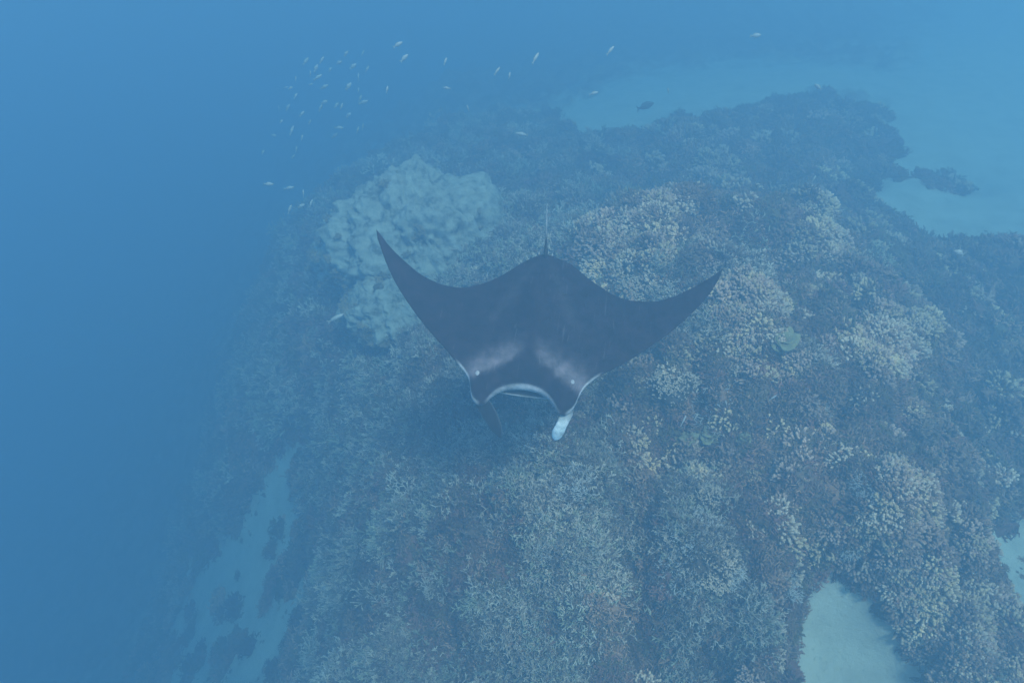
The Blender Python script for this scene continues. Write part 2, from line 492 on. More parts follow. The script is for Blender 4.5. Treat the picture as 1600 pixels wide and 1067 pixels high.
def staghorn(seed, name, mat, stems=12, spread=1.0, rad=0.010, size=1.0, base=False):
    """an open thicket of forking branches with paler tips"""
    rnd = random.Random(seed); g = Geo()

    def grow(p, d, r, ln, lvl):
        d1 = unit(d + np.array([rnd.gauss(0, .25), rnd.gauss(0, .25), rnd.gauss(.1, .2)]))
        mid = p + d * ln * 0.5
        end = mid + d1 * ln * 0.5
        t0, t1 = 0.15 + 0.28 * lvl, 0.15 + 0.28 * (lvl + 1)
        g.tube([p, mid, end] if lvl == 0 else [p, end], [r, r * .9, r * .75] if lvl == 0 else [r, r * .72], 4, ([t0, (t0 + t1) / 2, t1] if lvl == 0 else [t0, t1]), True)
        if lvl < 2:
            for _ in range(rnd.choice((2, 2, 3))):
                q = unit(d1 + np.array([rnd.gauss(0, .75), rnd.gauss(0, .75), rnd.gauss(.15, .4)]))
                grow(end, q, r * .82, ln * rnd.uniform(.5, .8), lvl + 1)
    if base:
        g.dome(.12, .11, .05, rnd, 0, .1)
    for _ in range(stems):
        w = rnd.uniform(0, 6.283); q = rnd.uniform(0, 1) ** .5
        p = np.array([math.cos(w), math.sin(w), 0]) * q * 0.13 * spread * size
        d = unit(np.array([math.cos(w) * q * spread, math.sin(w) * q * spread, 1.0]) + np.array([rnd.gauss(0, .3), rnd.gauss(0, .3), 0]))
        grow(p - np.array([0, 0, .04]), d, rad * rnd.uniform(.85, 1.2), size * rnd.uniform(.08, .14), 0)
    return g.mesh(name, mat)


def finger(seed, name, mat, n=34, size=1.0, stub=1.0):
    """a low head of stubby rounded fingers"""
    rnd = random.Random(seed); g = Geo()
    g.dome(.13 * size, .12 * size, .07 * size, rnd, 0.0, 0.12)
    for _ in range(n):
        w = rnd.uniform(0, 6.283); th = math.acos(rnd.uniform(0.12, 1))
        nrm = np.array([math.sin(th) * math.cos(w), math.sin(th) * math.sin(w), math.cos(th)])
        p = nrm * np.array([.12, .11, .065]) * size
        d = unit(nrm + np.array([rnd.gauss(0, .3), rnd.gauss(0, .3), rnd.uniform(.2, .7)]))
        ln = rnd.uniform(.05, .10) * size; r = rnd.uniform(.013, .022) * size * stub
        mid = p + d * ln * .55
        g.tube([p, mid, mid + unit(d + np.array([rnd.gauss(0, .3), rnd.gauss(0, .3), 0])) * ln * .5], [r * .8, r, r * .72], 5, [.2, .6, 1.0])
        if rnd.random() < .5:
            d2 = unit(d + np.array([rnd.gauss(0, .8), rnd.gauss(0, .8), .2]))
            g.tube([mid, mid + d2 * ln * .55], [r * .8, r * .65], 5, [.5, .95])
    return g.mesh(name, mat)


def turf(seed, name, mat, n=46):
    """a ragged tuft of algae and soft growth over a lump of rubble"""
    rnd = random.Random(seed); g = Geo()
    g.dome(rnd.uniform(.11, .17), rnd.uniform(.10, .15), rnd.uniform(.05, .10), rnd, .15, .5, 9, 4, .35)
    for _ in range(n):
        w = rnd.uniform(0, 6.283); q = rnd.uniform(0, 1) ** .5
        p = np.array([math.cos(w) * q * .15, math.sin(w) * q * .14, .07 * (1 - q * q) - .02])
        d = unit(np.array([math.cos(w) * q, math.sin(w) * q, .8]) + np.array([rnd.gauss(0, .5), rnd.gauss(0, .5), 0]))
        ln = rnd.uniform(.03, .085); r = rnd.uniform(.005, .012)
        g.tube([p, p + d * ln * .6, p + unit(d + np.array([rnd.gauss(0, .5), rnd.gauss(0, .5), 0])) * ln], [r, r * 1.1, r * .6], 4, [.2, .6, rnd.uniform(.6, 1)])
    return g.mesh(name, mat)


def plates(seed, name, mat, n=5, size=1.0):
    """overlapping cupped plates with wavy rims"""
    rnd = random.Random(seed); g = Geo()
    for k in range(n):
        w0 = rnd.uniform(0, 6.283); off = np.array([math.cos(w0), math.sin(w0), 0]) * rnd.uniform(0, .09) * size
        zc = .02 * k * size; R = rnd.uniform(.09, .16) * size; tilt = rnd.uniform(-.3, .3); ph = rnd.uniform(0, 6)
        base = len(g.v); seg = 16
        for side, dz in ((0, 0.012 * size), (1, 0.0)):
            for i, fr in enumerate((0.02, .5, 1.0)):
                for s in range(seg):
                    w = 2 * math.pi * s / seg
                    rr = R * fr * (1 + .16 * fr * math.sin(3 * w + ph) + .07 * fr * math.sin(7 * w + ph * 2))
                    x, y = rr * math.cos(w), rr * math.sin(w) * .85
                    z = .35 * fr * fr * R + .02 * fr * math.sin(5 * w + ph) * size + x * tilt + zc + dz
                    g.v.append(off + np.array((x, y, z))); g.t.append(.35 + .6 * fr if side == 0 else .1)
        m = seg * 3
        for i in range(2):
            for s in range(seg):
                s2 = (s + 1) % seg
                g.f.append((base + i * seg + s, base + (i + 1) * seg + s, base + (i + 1) * seg + s2, base + i * seg + s2))
                g.f.append((base + m + i * seg + s, base + m + i * seg + s2, base + m + (i + 1) * seg + s2, base + m + (i + 1) * seg + s))
        for s in range(seg):
            s2 = (s + 1) % seg
            g.f.append((base + 2 * seg + s, base + m + 2 * seg + s, base + m + 2 * seg + s2, base + 2 * seg + s2))
        g.f.append(tuple(base + s for s in range(seg)))
    g.tube([(0, 0, -.06), (0, 0, .06 * size)], [.05 * size, .04 * size], 7, [0, .1], False)
    return g.mesh(name, mat)


def variants(colname, meshes):
    c = bpy.data.collections.new(colname)
    for m in meshes:
        c.objects.link(bpy.data.objects.new(m.name, m))
    return c


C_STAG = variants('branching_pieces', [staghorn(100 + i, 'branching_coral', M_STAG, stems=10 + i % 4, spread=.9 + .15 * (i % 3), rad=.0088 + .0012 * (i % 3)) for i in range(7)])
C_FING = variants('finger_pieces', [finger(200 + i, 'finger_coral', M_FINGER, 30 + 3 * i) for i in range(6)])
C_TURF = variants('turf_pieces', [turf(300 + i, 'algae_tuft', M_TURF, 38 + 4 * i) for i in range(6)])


def scatter_object(name, label, coll, P, rot, scl, vid, tint):
    me = bpy.data.meshes.new(name)
    me.vertices.add(len(P)); me.vertices.foreach_set('co', np.asarray(P, np.float32).ravel())

    def attr(n, k, vals, key):
        a = me.attributes.new(n, k, 'POINT'); a.data.foreach_set(key, np.asarray(vals).ravel())
    attr('rot', 'FLOAT_VECTOR', rot.astype(np.float32), 'vector')
    attr('scl', 'FLOAT', scl.astype(np.float32), 'value')
    attr('vid', 'INT', vid.astype(np.int32), 'value')
    attr('tint', 'FLOAT_COLOR', tint.astype(np.float32), 'color')
    me.update()
    o = link(bpy.data.objects.new(name, me))
    g = bpy.data.node_groups.new(name, 'GeometryNodeTree')
    g.interface.new_socket('Geometry', in_out='INPUT', socket_type='NodeSocketGeometry')
    g.interface.new_socket('Geometry', in_out='OUTPUT', socket_type='NodeSocketGeometry')
    gi, go = g.nodes.new('NodeGroupInput'), g.nodes.new('NodeGroupOutput')
    ci = g.nodes.new('GeometryNodeCollectionInfo'); ci.inputs['Collection'].default_value = coll
    ci.inputs['Separate Children'].default_value = True; ci.inputs['Reset Children'].default_value = True
    ip = g.nodes.new('GeometryNodeInstanceOnPoints'); ip.inputs['Pick Instance'].default_value = True

    def named(n, k):
        a = g.nodes.new('GeometryNodeInputNamedAttribute'); a.data_type = k; a.inputs['Name'].default_value = n
        return [s for s in a.outputs if s.enabled and s.name == 'Attribute'][0]
    L = g.links
    e2r = g.nodes.new('FunctionNodeEulerToRotation')
    L.new(gi.outputs[0], ip.inputs['Points']); L.new(ci.outputs[0], ip.inputs['Instance'])
    L.new(named('vid', 'INT'), ip.inputs['Instance Index'])
    L.new(named('rot', 'FLOAT_VECTOR'), e2r.inputs[0]); L.new(e2r.outputs[0], ip.inputs['Rotation'])
    L.new(named('scl', 'FLOAT'), ip.inputs['Scale'])
    L.new(ip.outputs[0], go.inputs[0])
    md = o.modifiers.new('scatter', 'NODES'); md.node_group = g
    tag(o, label, kind='stuff')
    return o


def in_view(x, y, z, mx=0.22):
    """True for spots within a wide margin round the picture"""
    q = np.stack([x, y, z], 1)
    dep = q @ CAM_D
    u = (q @ CAM_R) / np.maximum(dep, .1) * F_PX / 800
    v = (q @ CAM_U) / np.maximum(dep, .1) * F_PX / 533
    return (dep > 1) & (np.abs(u) < 1 + mx) & (np.abs(v) < 1 + mx), np.linalg.norm(q, axis=1)


def orient(x, y, follow, n):
    gx, gy = sample(GRAD_X, x, y), sample(GRAD_Y, x, y)
    rot = np.zeros((n, 3))
    spin = rng.uniform(0, 6.283, n); jx = rng.normal(0, .22, n); jy = rng.normal(0, .22, n)
    for i in range(n):
        nv = Vector((-gx[i] * follow + jx[i], -gy[i] * follow + jy[i], 1)).normalized()
        q = Vector((0, 0, 1)).rotation_difference(nv) @ Euler((0, 0, spin[i])).to_quaternion()
        rot[i] = q.to_euler()
    return rot


# (pixel the patch shows at, radius in metres, how much more or less live coral than chance)
PATCHES = [
    (1105, 300, .55, .8), (1050, 325, .5, .7), (1000, 370, .55, .7), (955, 400, .5, .6), (1010, 440, .55, .9), (1270, 345, .5, .9), (1235, 385, .4, .5), (1300, 395, .4, .6), (1150, 430, .35, .7), (1185, 470, .45, .9),
    (1060, 590, .5, .6), (1150, 590, .45, .6), (1390, 570, .4, .5), (1230, 580, .35, .4), (1085, 830, .45, .9), (1080, 770, .35, .6), (1115, 885, .35, .7), (1200, 780, .3, .4), (900, 760, .6, .6), (860, 840, .7, .6), (930, 830, .5, .5),
    (800, 660, .6, .4), (880, 700, .5, .5), (1500, 900, .8, .5), (1420, 940, .6, .5), (1330, 850, .5, .4), (1500, 1030, .6, .5), (1150, 960, .5, .4), (1450, 780, .4, .3), (830, 960, .6, .2),
    (1120, 360, .5, -1.0), (1100, 400, .4, -.8), (1215, 440, .5, -1.0), (1300, 460, .5, -1.0), (1350, 480, .5, -.6), (1250, 500, .5, -.4), (1180, 660, .7, -.9), (1090, 650, .5, -.6), (1250, 700, .8, -.8), (1350, 660, .8, -.7), (1200, 850, .6, -.9), (1290, 800, .6, -.7),
    (1000, 620, .6, -.5), (1010, 760, .5, -.8), (1010, 860, .5, -.8), (950, 640, .5, -.6), (700, 780, .5, -.5), (650, 900, .8, -.5), (1500, 640, 1.0, -.7), (1560, 520, 1.2, -.7), (1400, 700, .7, -.5), (740, 560, .8, -.3), (740, 920, .7, -.5), (980, 960, .6, -.5),
]


def scatter_all():
    N = 420000
    x = rng.uniform(-12, 17, N); y = rng.uniform(1.2, 24, N)
    z = sample(ZZ, x, y); s = sample(SAND, x, y)
    ok, d = in_view(x, y, z, .15)
    keep = ok & (rng.uniform(0, 1, N) < np.clip(75.0 / d ** 2, .12, 1)) & (rng.uniform(0, 1, N) ** .8 > s * 1.06) & (d < 22)
    x, y, z, d = x[keep], y[keep], z[keep], d[keep]
    n = len(x)
    bump = z - sample(BASE, x, y)                      # knolls carry coral, hollows carry algae
    a = fbm(x, y, .75, 3, 41) + 1.0 * fbm(x, y, 2.4, 3, 44) + .9 * (bump - .10)
    b = fbm(x, y, .45, 2, 51) + .5 * fbm(x, y, 1.7, 2, 53) + (x - 1.2) * .17    # finger coral takes over to the right
    for px, py, r, amp in PATCHES:
        q = hit(px, py)
        wgt = np.exp(-((x - q[0]) ** 2 + (y - q[1]) ** 2) / r ** 2)
        a = a + (amp if amp > 0 else amp * (.9 if py < 520 else .55)) * wgt * .85
        if amp < 0 and px > 940:
            b = b + .3 * wgt
    q = hit(870, 830); b = b - .8 * np.exp(-((x - q[0]) ** 2 + (y - q[1]) ** 2) / 1.4)
    q = hit(1085, 840); b = b - .9 * np.exp(-((x - q[0]) ** 2 + (y - q[1]) ** 2) / .35)
    a = a - .30 * smooth01(12.0, 14.0, d)
    tfac = .90 + .45 * fbm(x, y, .9, 3, 61)
    stray = rng.uniform(0, 1, n)
    live = np.where(stray < .86, a > np.where(b < .12, .02, .30), stray > .945)
    live &= s[keep] < .6
    stag, fing, tur = live & (b < .12), live & (b >= .12), ~live
    drop = rng.uniform(0, 1, n)
    for name, label, coll, msk, nv, s0, follow, cols, thin in (
        ('branching_coral_thicket', 'thicket of fine pale tipped branching coral covering the near reef', C_STAG, stag, 7, .64, .5, [(1, 1, 1), (.95, .88, .85), (.72, .80, .70), (.5, .42, .40), (.36, .30, .28)], .68),
        ('finger_coral_cover', 'knobbly cream coloured finger coral growing over the reef hill', C_FING, fing, 6, .73, .7, [(1, 1, 1), (1, .96, .78), (.80, .70, .72), (.55, .44, .40), (.36, .29, .28)], .60),
        ('algae_turf', 'ragged brown and purplish algae turf between the corals', C_TURF, tur, 6, .80, .9, [(1, 1, 1), (1.2, .88, .95), (.75, .82, .60), (1.7, 1.45, 1.35), (.62, .52, .52), (.9, .8, .7)], .55)):
        m = msk & (drop < thin)
        xx, yy, zz, dd = x[m], y[m], z[m], d[m]
        k = len(xx)
        scl = s0 * rng.uniform(.55, 1.45, k) * np.clip(dd / 9, .9, 1.7)
        tint = np.ones((k, 4)); ci = rng.integers(0, len(cols), k)
        tint[:, :3] = np.array(cols)[ci] * (rng.uniform(.7, 1.2, k) * tfac[m])[:, None]
        scatter_object(name, label, coll, np.stack([xx, yy, zz - .012], 1), orient(xx, yy, follow, k), scl, rng.integers(0, nv, k), tint)
        print(name, k)


scatter_all()


def scatter_rubble():
    N = 60000
    x = rng.uniform(-8, 17, N); y = rng.uniform(1.2, 20, N)
    z = sample(ZZ, x, y); s = sample(SAND, x, y)
    ok, d = in_view(x, y, z, .12)
    m = ok & (s > .3) & (d < 17) & (fbm(x, y, 1.3, 3, 71) + .9 * (.85 - s) > rng.uniform(.0, .9, N))
    x, y, z = x[m][:2500], y[m][:2500], z[m][:2500]
    k = len(x)
    tint = np.ones((k, 4)); tint[:, :3] = rng.uniform(.5, 2.2, k)[:, None]
    scatter_object('coral_rubble', 'small broken coral rubble lying on the pale sand pockets', C_TURF, np.stack([x, y, z - .005], 1), orient(x, y, 1, k), rng.uniform(.12, .42, k), rng.integers(0, 6, k), tint)


scatter_rubble()

# ------------------------------------------------------------------ single corals that stand out


def wide(seed, name, mat, kind, R=.30, n=150):
    rnd = random.Random(seed); g = Geo()
    g.dome(R * .95, R * .85, R * .42, rnd, 0, .1, 14, 5, .22)
    lob = [(rnd.uniform(0, 6.283), rnd.uniform(.2, .9) * R, rnd.uniform(.25, .5) * R) for _ in range(6)]
    for _ in range(n):
        if rnd.random() < .75:
            w, q, r0 = rnd.choice(lob)
            x = q * math.cos(w) + rnd.gauss(0, r0 * .5); y = q * math.sin(w) + rnd.gauss(0, r0 * .5)
        else:
            w = rnd.uniform(0, 6.283); q = R * rnd.uniform(0, 1) ** .5; x, y = q * math.cos(w), q * math.sin(w)
        qq = min(1.15, math.hypot(x, y) / R)
        z = R * .44 * max(0, 1 - qq * qq) ** .6 - .01
        p = np.array([x, y, z])
        d = unit(np.array([x / R * .9, y / R * .9, .75]) + np.array([rnd.gauss(0, .35), rnd.gauss(0, .35), 0]))
        if kind == 'finger':
            ln = rnd.uniform(.028, .06); r = rnd.uniform(.008, .0135)
            mid = p + d * ln * .6; d2 = unit(d + np.array([rnd.gauss(0, .4), rnd.gauss(0, .4), .1]))
            t = rnd.uniform(.75, 1)
            g.tube([p, mid, mid + d2 * ln * .45], [r * .85, r, r * .75], 5, [.15, .55, t])
            for _ in range(rnd.choice((0, 1, 1))):
                d3 = unit(d + np.array([rnd.gauss(0, .9), rnd.gauss(0, .9), .2]))
                g.tube([mid, mid + d3 * ln * .5], [r * .85, r * .7], 5, [.5, t])
        else:
            ln = rnd.uniform(.032, .065); r = rnd.uniform(.005, .0075)
            e = p + d * ln
            g.tube([p, e], [r, r * .85], 4, [.2, .55])
            for _ in range(rnd.choice((2, 2, 3))):
                d2 = unit(d + np.array([rnd.gauss(0, .7), rnd.gauss(0, .7), .15])); l2 = ln * rnd.uniform(.5, .9)
                e2 = e + d2 * l2
                g.tube([e, e2], [r * .85, r * .65], 4, [.55, .85])
                if rnd.random() < .6:
                    g.tube([e2, e2 + unit(d2 + np.array([rnd.gauss(0, .8), rnd.gauss(0, .8), .1])) * l2 * .6], [r * .65, r * .5], 4, [.85, 1])
    return g.mesh(name, mat)


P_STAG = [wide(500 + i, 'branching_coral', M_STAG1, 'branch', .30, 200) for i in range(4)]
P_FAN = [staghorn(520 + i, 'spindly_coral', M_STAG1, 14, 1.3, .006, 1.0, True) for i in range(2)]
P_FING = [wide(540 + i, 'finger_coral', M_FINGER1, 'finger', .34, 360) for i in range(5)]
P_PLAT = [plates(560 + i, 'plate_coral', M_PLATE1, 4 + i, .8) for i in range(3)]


def colony(mesh, name, px, py, size, label, group=None, squash=1.0, lift=0.0):
    q = hit(px, py)
    o = bpy.data.objects.new(name, mesh)
    o.location = (q[0], q[1], q[2] - .02 + lift)
    g = Vector((-sample(GRAD_X, q[0], q[1]) * .5, -sample(GRAD_Y, q[0], q[1]) * .5, 1)).normalized()
    o.rotation_mode = 'QUATERNION'
    o.rotation_quaternion = Vector((0, 0, 1)).rotation_difference(g) @ Euler((0, 0, random.uniform(0, 6.28))).to_quaternion()
    o.scale = (size, size, size * squash)
    link(o)
    tag(o, label, 'coral', group)
    return o


HEADS = [
    (1110, 300, 1.8, 'cream finger coral head on the very top of the reef crest'),
    (1060, 322, 1.5, 'cream finger coral just left of the topmost head on the crest'),
    (1000, 372, 1.6, 'finger coral on the crest slope above the right wing root'),
    (965, 400, 1.5, 'finger coral on the crest close behind the dark body of the ray'),
    (1010, 440, 1.7, 'wide pale finger coral filling the curve behind the right wing'),
    (1270, 345, 1.8, 'cream finger coral capping the second knoll of the crest'),
    (1235, 385, 1.4, 'finger coral on the left flank of the second knoll'),
    (1300, 400, 1.5, 'finger coral hanging over the dark hollow on the right knoll'),
    (1150, 445, 1.5, 'pale finger coral right beside the right wing tip'),
    (1190, 475, 1.7, 'broad pale finger coral below and right of the wing tip'),
    (1150, 590, 1.4, 'tan finger coral in mid slope below the right wing'),
    (1050, 600, 1.5, 'pinkish tan finger coral close under the right wing edge'),
    (1390, 570, 1.4, 'tan finger coral standing at the right shoulder of the hill'),
    (1410, 740, 1.2, 'small yellowish finger coral alone on the brown right slope'),
    (1110, 880, 1.5, 'yellowish finger coral head above the lower right branching thicket'),
    (1100, 780, 1.4, 'tan finger coral behind the tall white branching patch'),
    (1200, 780, 1.2, 'small tan finger coral in the brown middle of the slope'),
]
for i, (px, py, s, lab) in enumerate(HEADS):
    colony(P_FING[i % 5], 'finger_coral', px, py, s * .55, lab)
BRANCH = [
    (1085, 830, 1.5, 'tall white branching coral in the vertical pale patch of the slope'),
    (1065, 890, 1.4, 'white branching coral at the foot of the vertical pale patch'),
    (1140, 890, 1.2, 'white tipped branching coral right of the yellowish coral head'),
    (900, 760, 1.4, 'pale branching coral in the middle of the thicket below the mouth'),
    (940, 810, 1.3, 'pale branching coral at the right rim of the thicket below the mouth'),
    (870, 850, 1.3, 'pale branching coral low in the thicket under the ray'),
    (830, 690, 1.2, 'pale branching coral between the two head fins'),
    (1275, 640, 1.1, 'small whitish branching coral on the open brown right slope'),
    (1360, 760, 1.1, 'small whitish branching coral near the small yellowish finger coral'),
    (1330, 840, 1.2, 'whitish branching coral on the edge leading to the sand pocket'),
    (1225, 920, 1.2, 'whitish branching coral just above the sand pocket'),
]
for i, (px, py, s, lab) in enumerate(BRANCH):
    colony(P_STAG[i % 4], 'branching_coral', px, py, s * .52, lab)
colony(P_FAN[0], 'spindly_coral', 1107, 632, 1.3, 'spindly open white coral spread flat on dark rock', squash=.7, lift=.05)
colony(P_FAN[1], 'spindly_coral', 1114, 660, 1.0, 'small bushy white coral just below the spindly open one', lift=.05)
colony(P_PLAT[0], 'plate_coral', 1074, 690, 1.1, 'yellow plate coral below the bushy white coral', lift=.04)
colony(P_PLAT[1], 'plate_coral', 1110, 688, 1.0, 'yellow green plate coral right of the yellow one', lift=.04)
colony(P_PLAT[2], 'plate_coral', 1225, 540, 1.15, 'large yellow plate coral high on the right slope', lift=.04)
colony(P_PLAT[0], 'plate_coral', 1162, 692, .8, 'smallest yellow plate coral at the right end of the row', lift=.04)


# ------------------------------------------------------------------ massive coral mound
MOUND_PTS = []


def massive(name, c, rx, ry, rz, seed, label, turn=0.0, zoff=0.0):
    nu, nv = 230, 90
    V, Fc = [], []
    U, Vv = np.meshgrid(np.linspace(0, 2 * math.pi, nu, endpoint=False), np.linspace(0, math.pi * .58, nv))
    X, Y, Z = np.sin(Vv) * np.cos(U), np.sin(Vv) * np.sin(U), np.cos(Vv)
    l1 = fbm(X * 1.6 + seed, Y * 1.6 + Z, 1.0, 2, seed)
    l2 = fbm(X * 3.4 + Z * 1.3, Y * 3.4 - seed - Z, 1.0, 2, seed + 5)
    l3 = fbm(X * 9 + Z * 3, Y * 9 + Z * 4, 1.0, 2, seed + 9)
    l4 = fbm(X * 24 + Z * 11, Y * 24 - Z * 9, 1.0, 3, seed + 11)
    pit = smooth01(.16, .42, fbm(X * 6 + 3 + Z * 2, Y * 6 + seed - Z * 2, 1.0, 3, seed + 13))
    K = 1 + .26 * l1 + .17 * l2 + .075 * l3 + .045 * l4 - .10 * pit
    X, Y, Z = X * K * rx, Y * K * ry, Z * K * rz
    V = np.stack([X.ravel(), Y.ravel(), Z.ravel()], 1)
    for j in range(nv - 1):
        for i in range(nu):
            i2 = (i + 1) % nu
            Fc.append((j * nu + i, (j + 1) * nu + i, (j + 1) * nu + i2, j * nu + i2))
    ct, st = math.cos(turn), math.sin(turn)
    MOUND_PTS.append((np.stack([V[:, 0] * ct - V[:, 1] * st + c[0], V[:, 0] * st + V[:, 1] * ct + c[1], V[:, 2] + c[2] + zoff], 1), np.repeat(1, len(V)), V[:, 2] / rz))
    o = mesh_obj(name, V, Fc, M_MASSIVE)
    o.location = (c[0], c[1], c[2] + zoff); o.rotation_euler = (0, 0, turn)
    return tag(o, label, 'coral')


massive('massive_coral', hit(655, 375), 1.6, 1.75, 1.2, 3, 'big pale green massive coral mound behind the left wing tip', .3)
massive('massive_coral', hit(560, 425), .6, 1.1, .6, 7, 'smaller pale massive coral leaning on the big mound at its left', 1.0)
massive('massive_coral', hit(628, 478), .95, 1.0, .6, 12, 'low pale massive coral between the left wing and the big mound', .2)


def mound_growth():
    P = np.concatenate([m[0] for m in MOUND_PTS]); h = np.concatenate([m[2] for m in MOUND_PTS])
    n1 = fbm(P[:, 0], P[:, 1] + P[:, 2], 1.9, 3, 83)
    keep = (n1 + .55 * (.55 - h) > rng.uniform(.10, 1.1, len(P))) & (rng.uniform(0, 1, len(P)) < .10)
    P = P[keep]; k = len(P)
    tint = np.ones((k, 4)); tint[:, :3] = rng.uniform(.5, 1.7, k)[:, None] * np.array((1, 1.15, 1.0))
    rot = np.stack([rng.normal(0, .4, k), rng.normal(0, .4, k), rng.uniform(0, 6.28, k)], 1)
    scatter_object('mound_turf', 'thin brown turf growing in the dents of the pale massive coral', C_TURF, P, rot, rng.uniform(.35, .85, k), rng.integers(0, 6, k), tint)
    print('mound turf', k)


mound_growth()

# ------------------------------------------------------------------ the manta ray
def interp(tab, x):
    t = np.array(tab)
    return np.interp(x, t[:, 0], t[:, 1])


TRAIL = [(-1.60, -.595), (-1.54, -.545), (-1.45, -.465), (-1.27, -.352), (-1.11, -.272), (-.92, -.232), (-.77, -.243), (-.60, -.318), (-.41, -.468), (-.22, -.672), (-.13, -.755), (-.05, -.805), (0, -.82), (.05, -.815),
         (.12, -.79), (.25, -.735), (.42, -.59), (.58, -.46), (.73, -.36), (.88, -.305), (1.05, -.292), (1.22, -.333), (1.41, -.43), (1.54, -.515), (1.63, -.58)]
LEAD = [(-1.60, -.595), (-1.575, -.52), (-1.53, -.44), (-1.44, -.28), (-1.30, -.08), (-1.11, .13), (-.94, .29), (-.76, .44), (-.62, .565), (-.54, .64), (-.49, .72), (-.465, .82), (-.43, .89), (-.37, .925), (-.325, .90), (-.28, .83), (-.22, .77), (-.11, .72), (0, .705),
        (.11, .72), (.20, .765), (.27, .84), (.315, .905), (.36, .92), (.42, .88), (.455, .81), (.485, .70), (.52, .63), (.60, .54), (.86, .36), (1.07, .19), (1.23, .05), (1.36, -.09), (1.49, -.25), (1.585, -.42), (1.62, -.52), (1.63, -.58)]


def spline(tab, x):
    """smooth (cosine blended Catmull-Rom) reading of an outline table"""
    t = np.array(tab); xs, ys = t[:, 0], t[:, 1]
    m = np.gradient(ys, xs)
    d = np.diff(ys) / np.diff(xs)
    for k in range(1, len(xs) - 1):
        m[k] = 0 if d[k - 1] * d[k] <= 0 else 2 * d[k - 1] * d[k] / (d[k - 1] + d[k])
    i = np.clip(np.searchsorted(xs, x) - 1, 0, len(xs) - 2)
    h = xs[i + 1] - xs[i]; s = (x - xs[i]) / h
    return ys[i] * (1 + 2 * s) * (1 - s) ** 2 + m[i] * h * s * (1 - s) ** 2 + ys[i + 1] * s * s * (3 - 2 * s) + m[i + 1] * h * s * s * (s - 1)


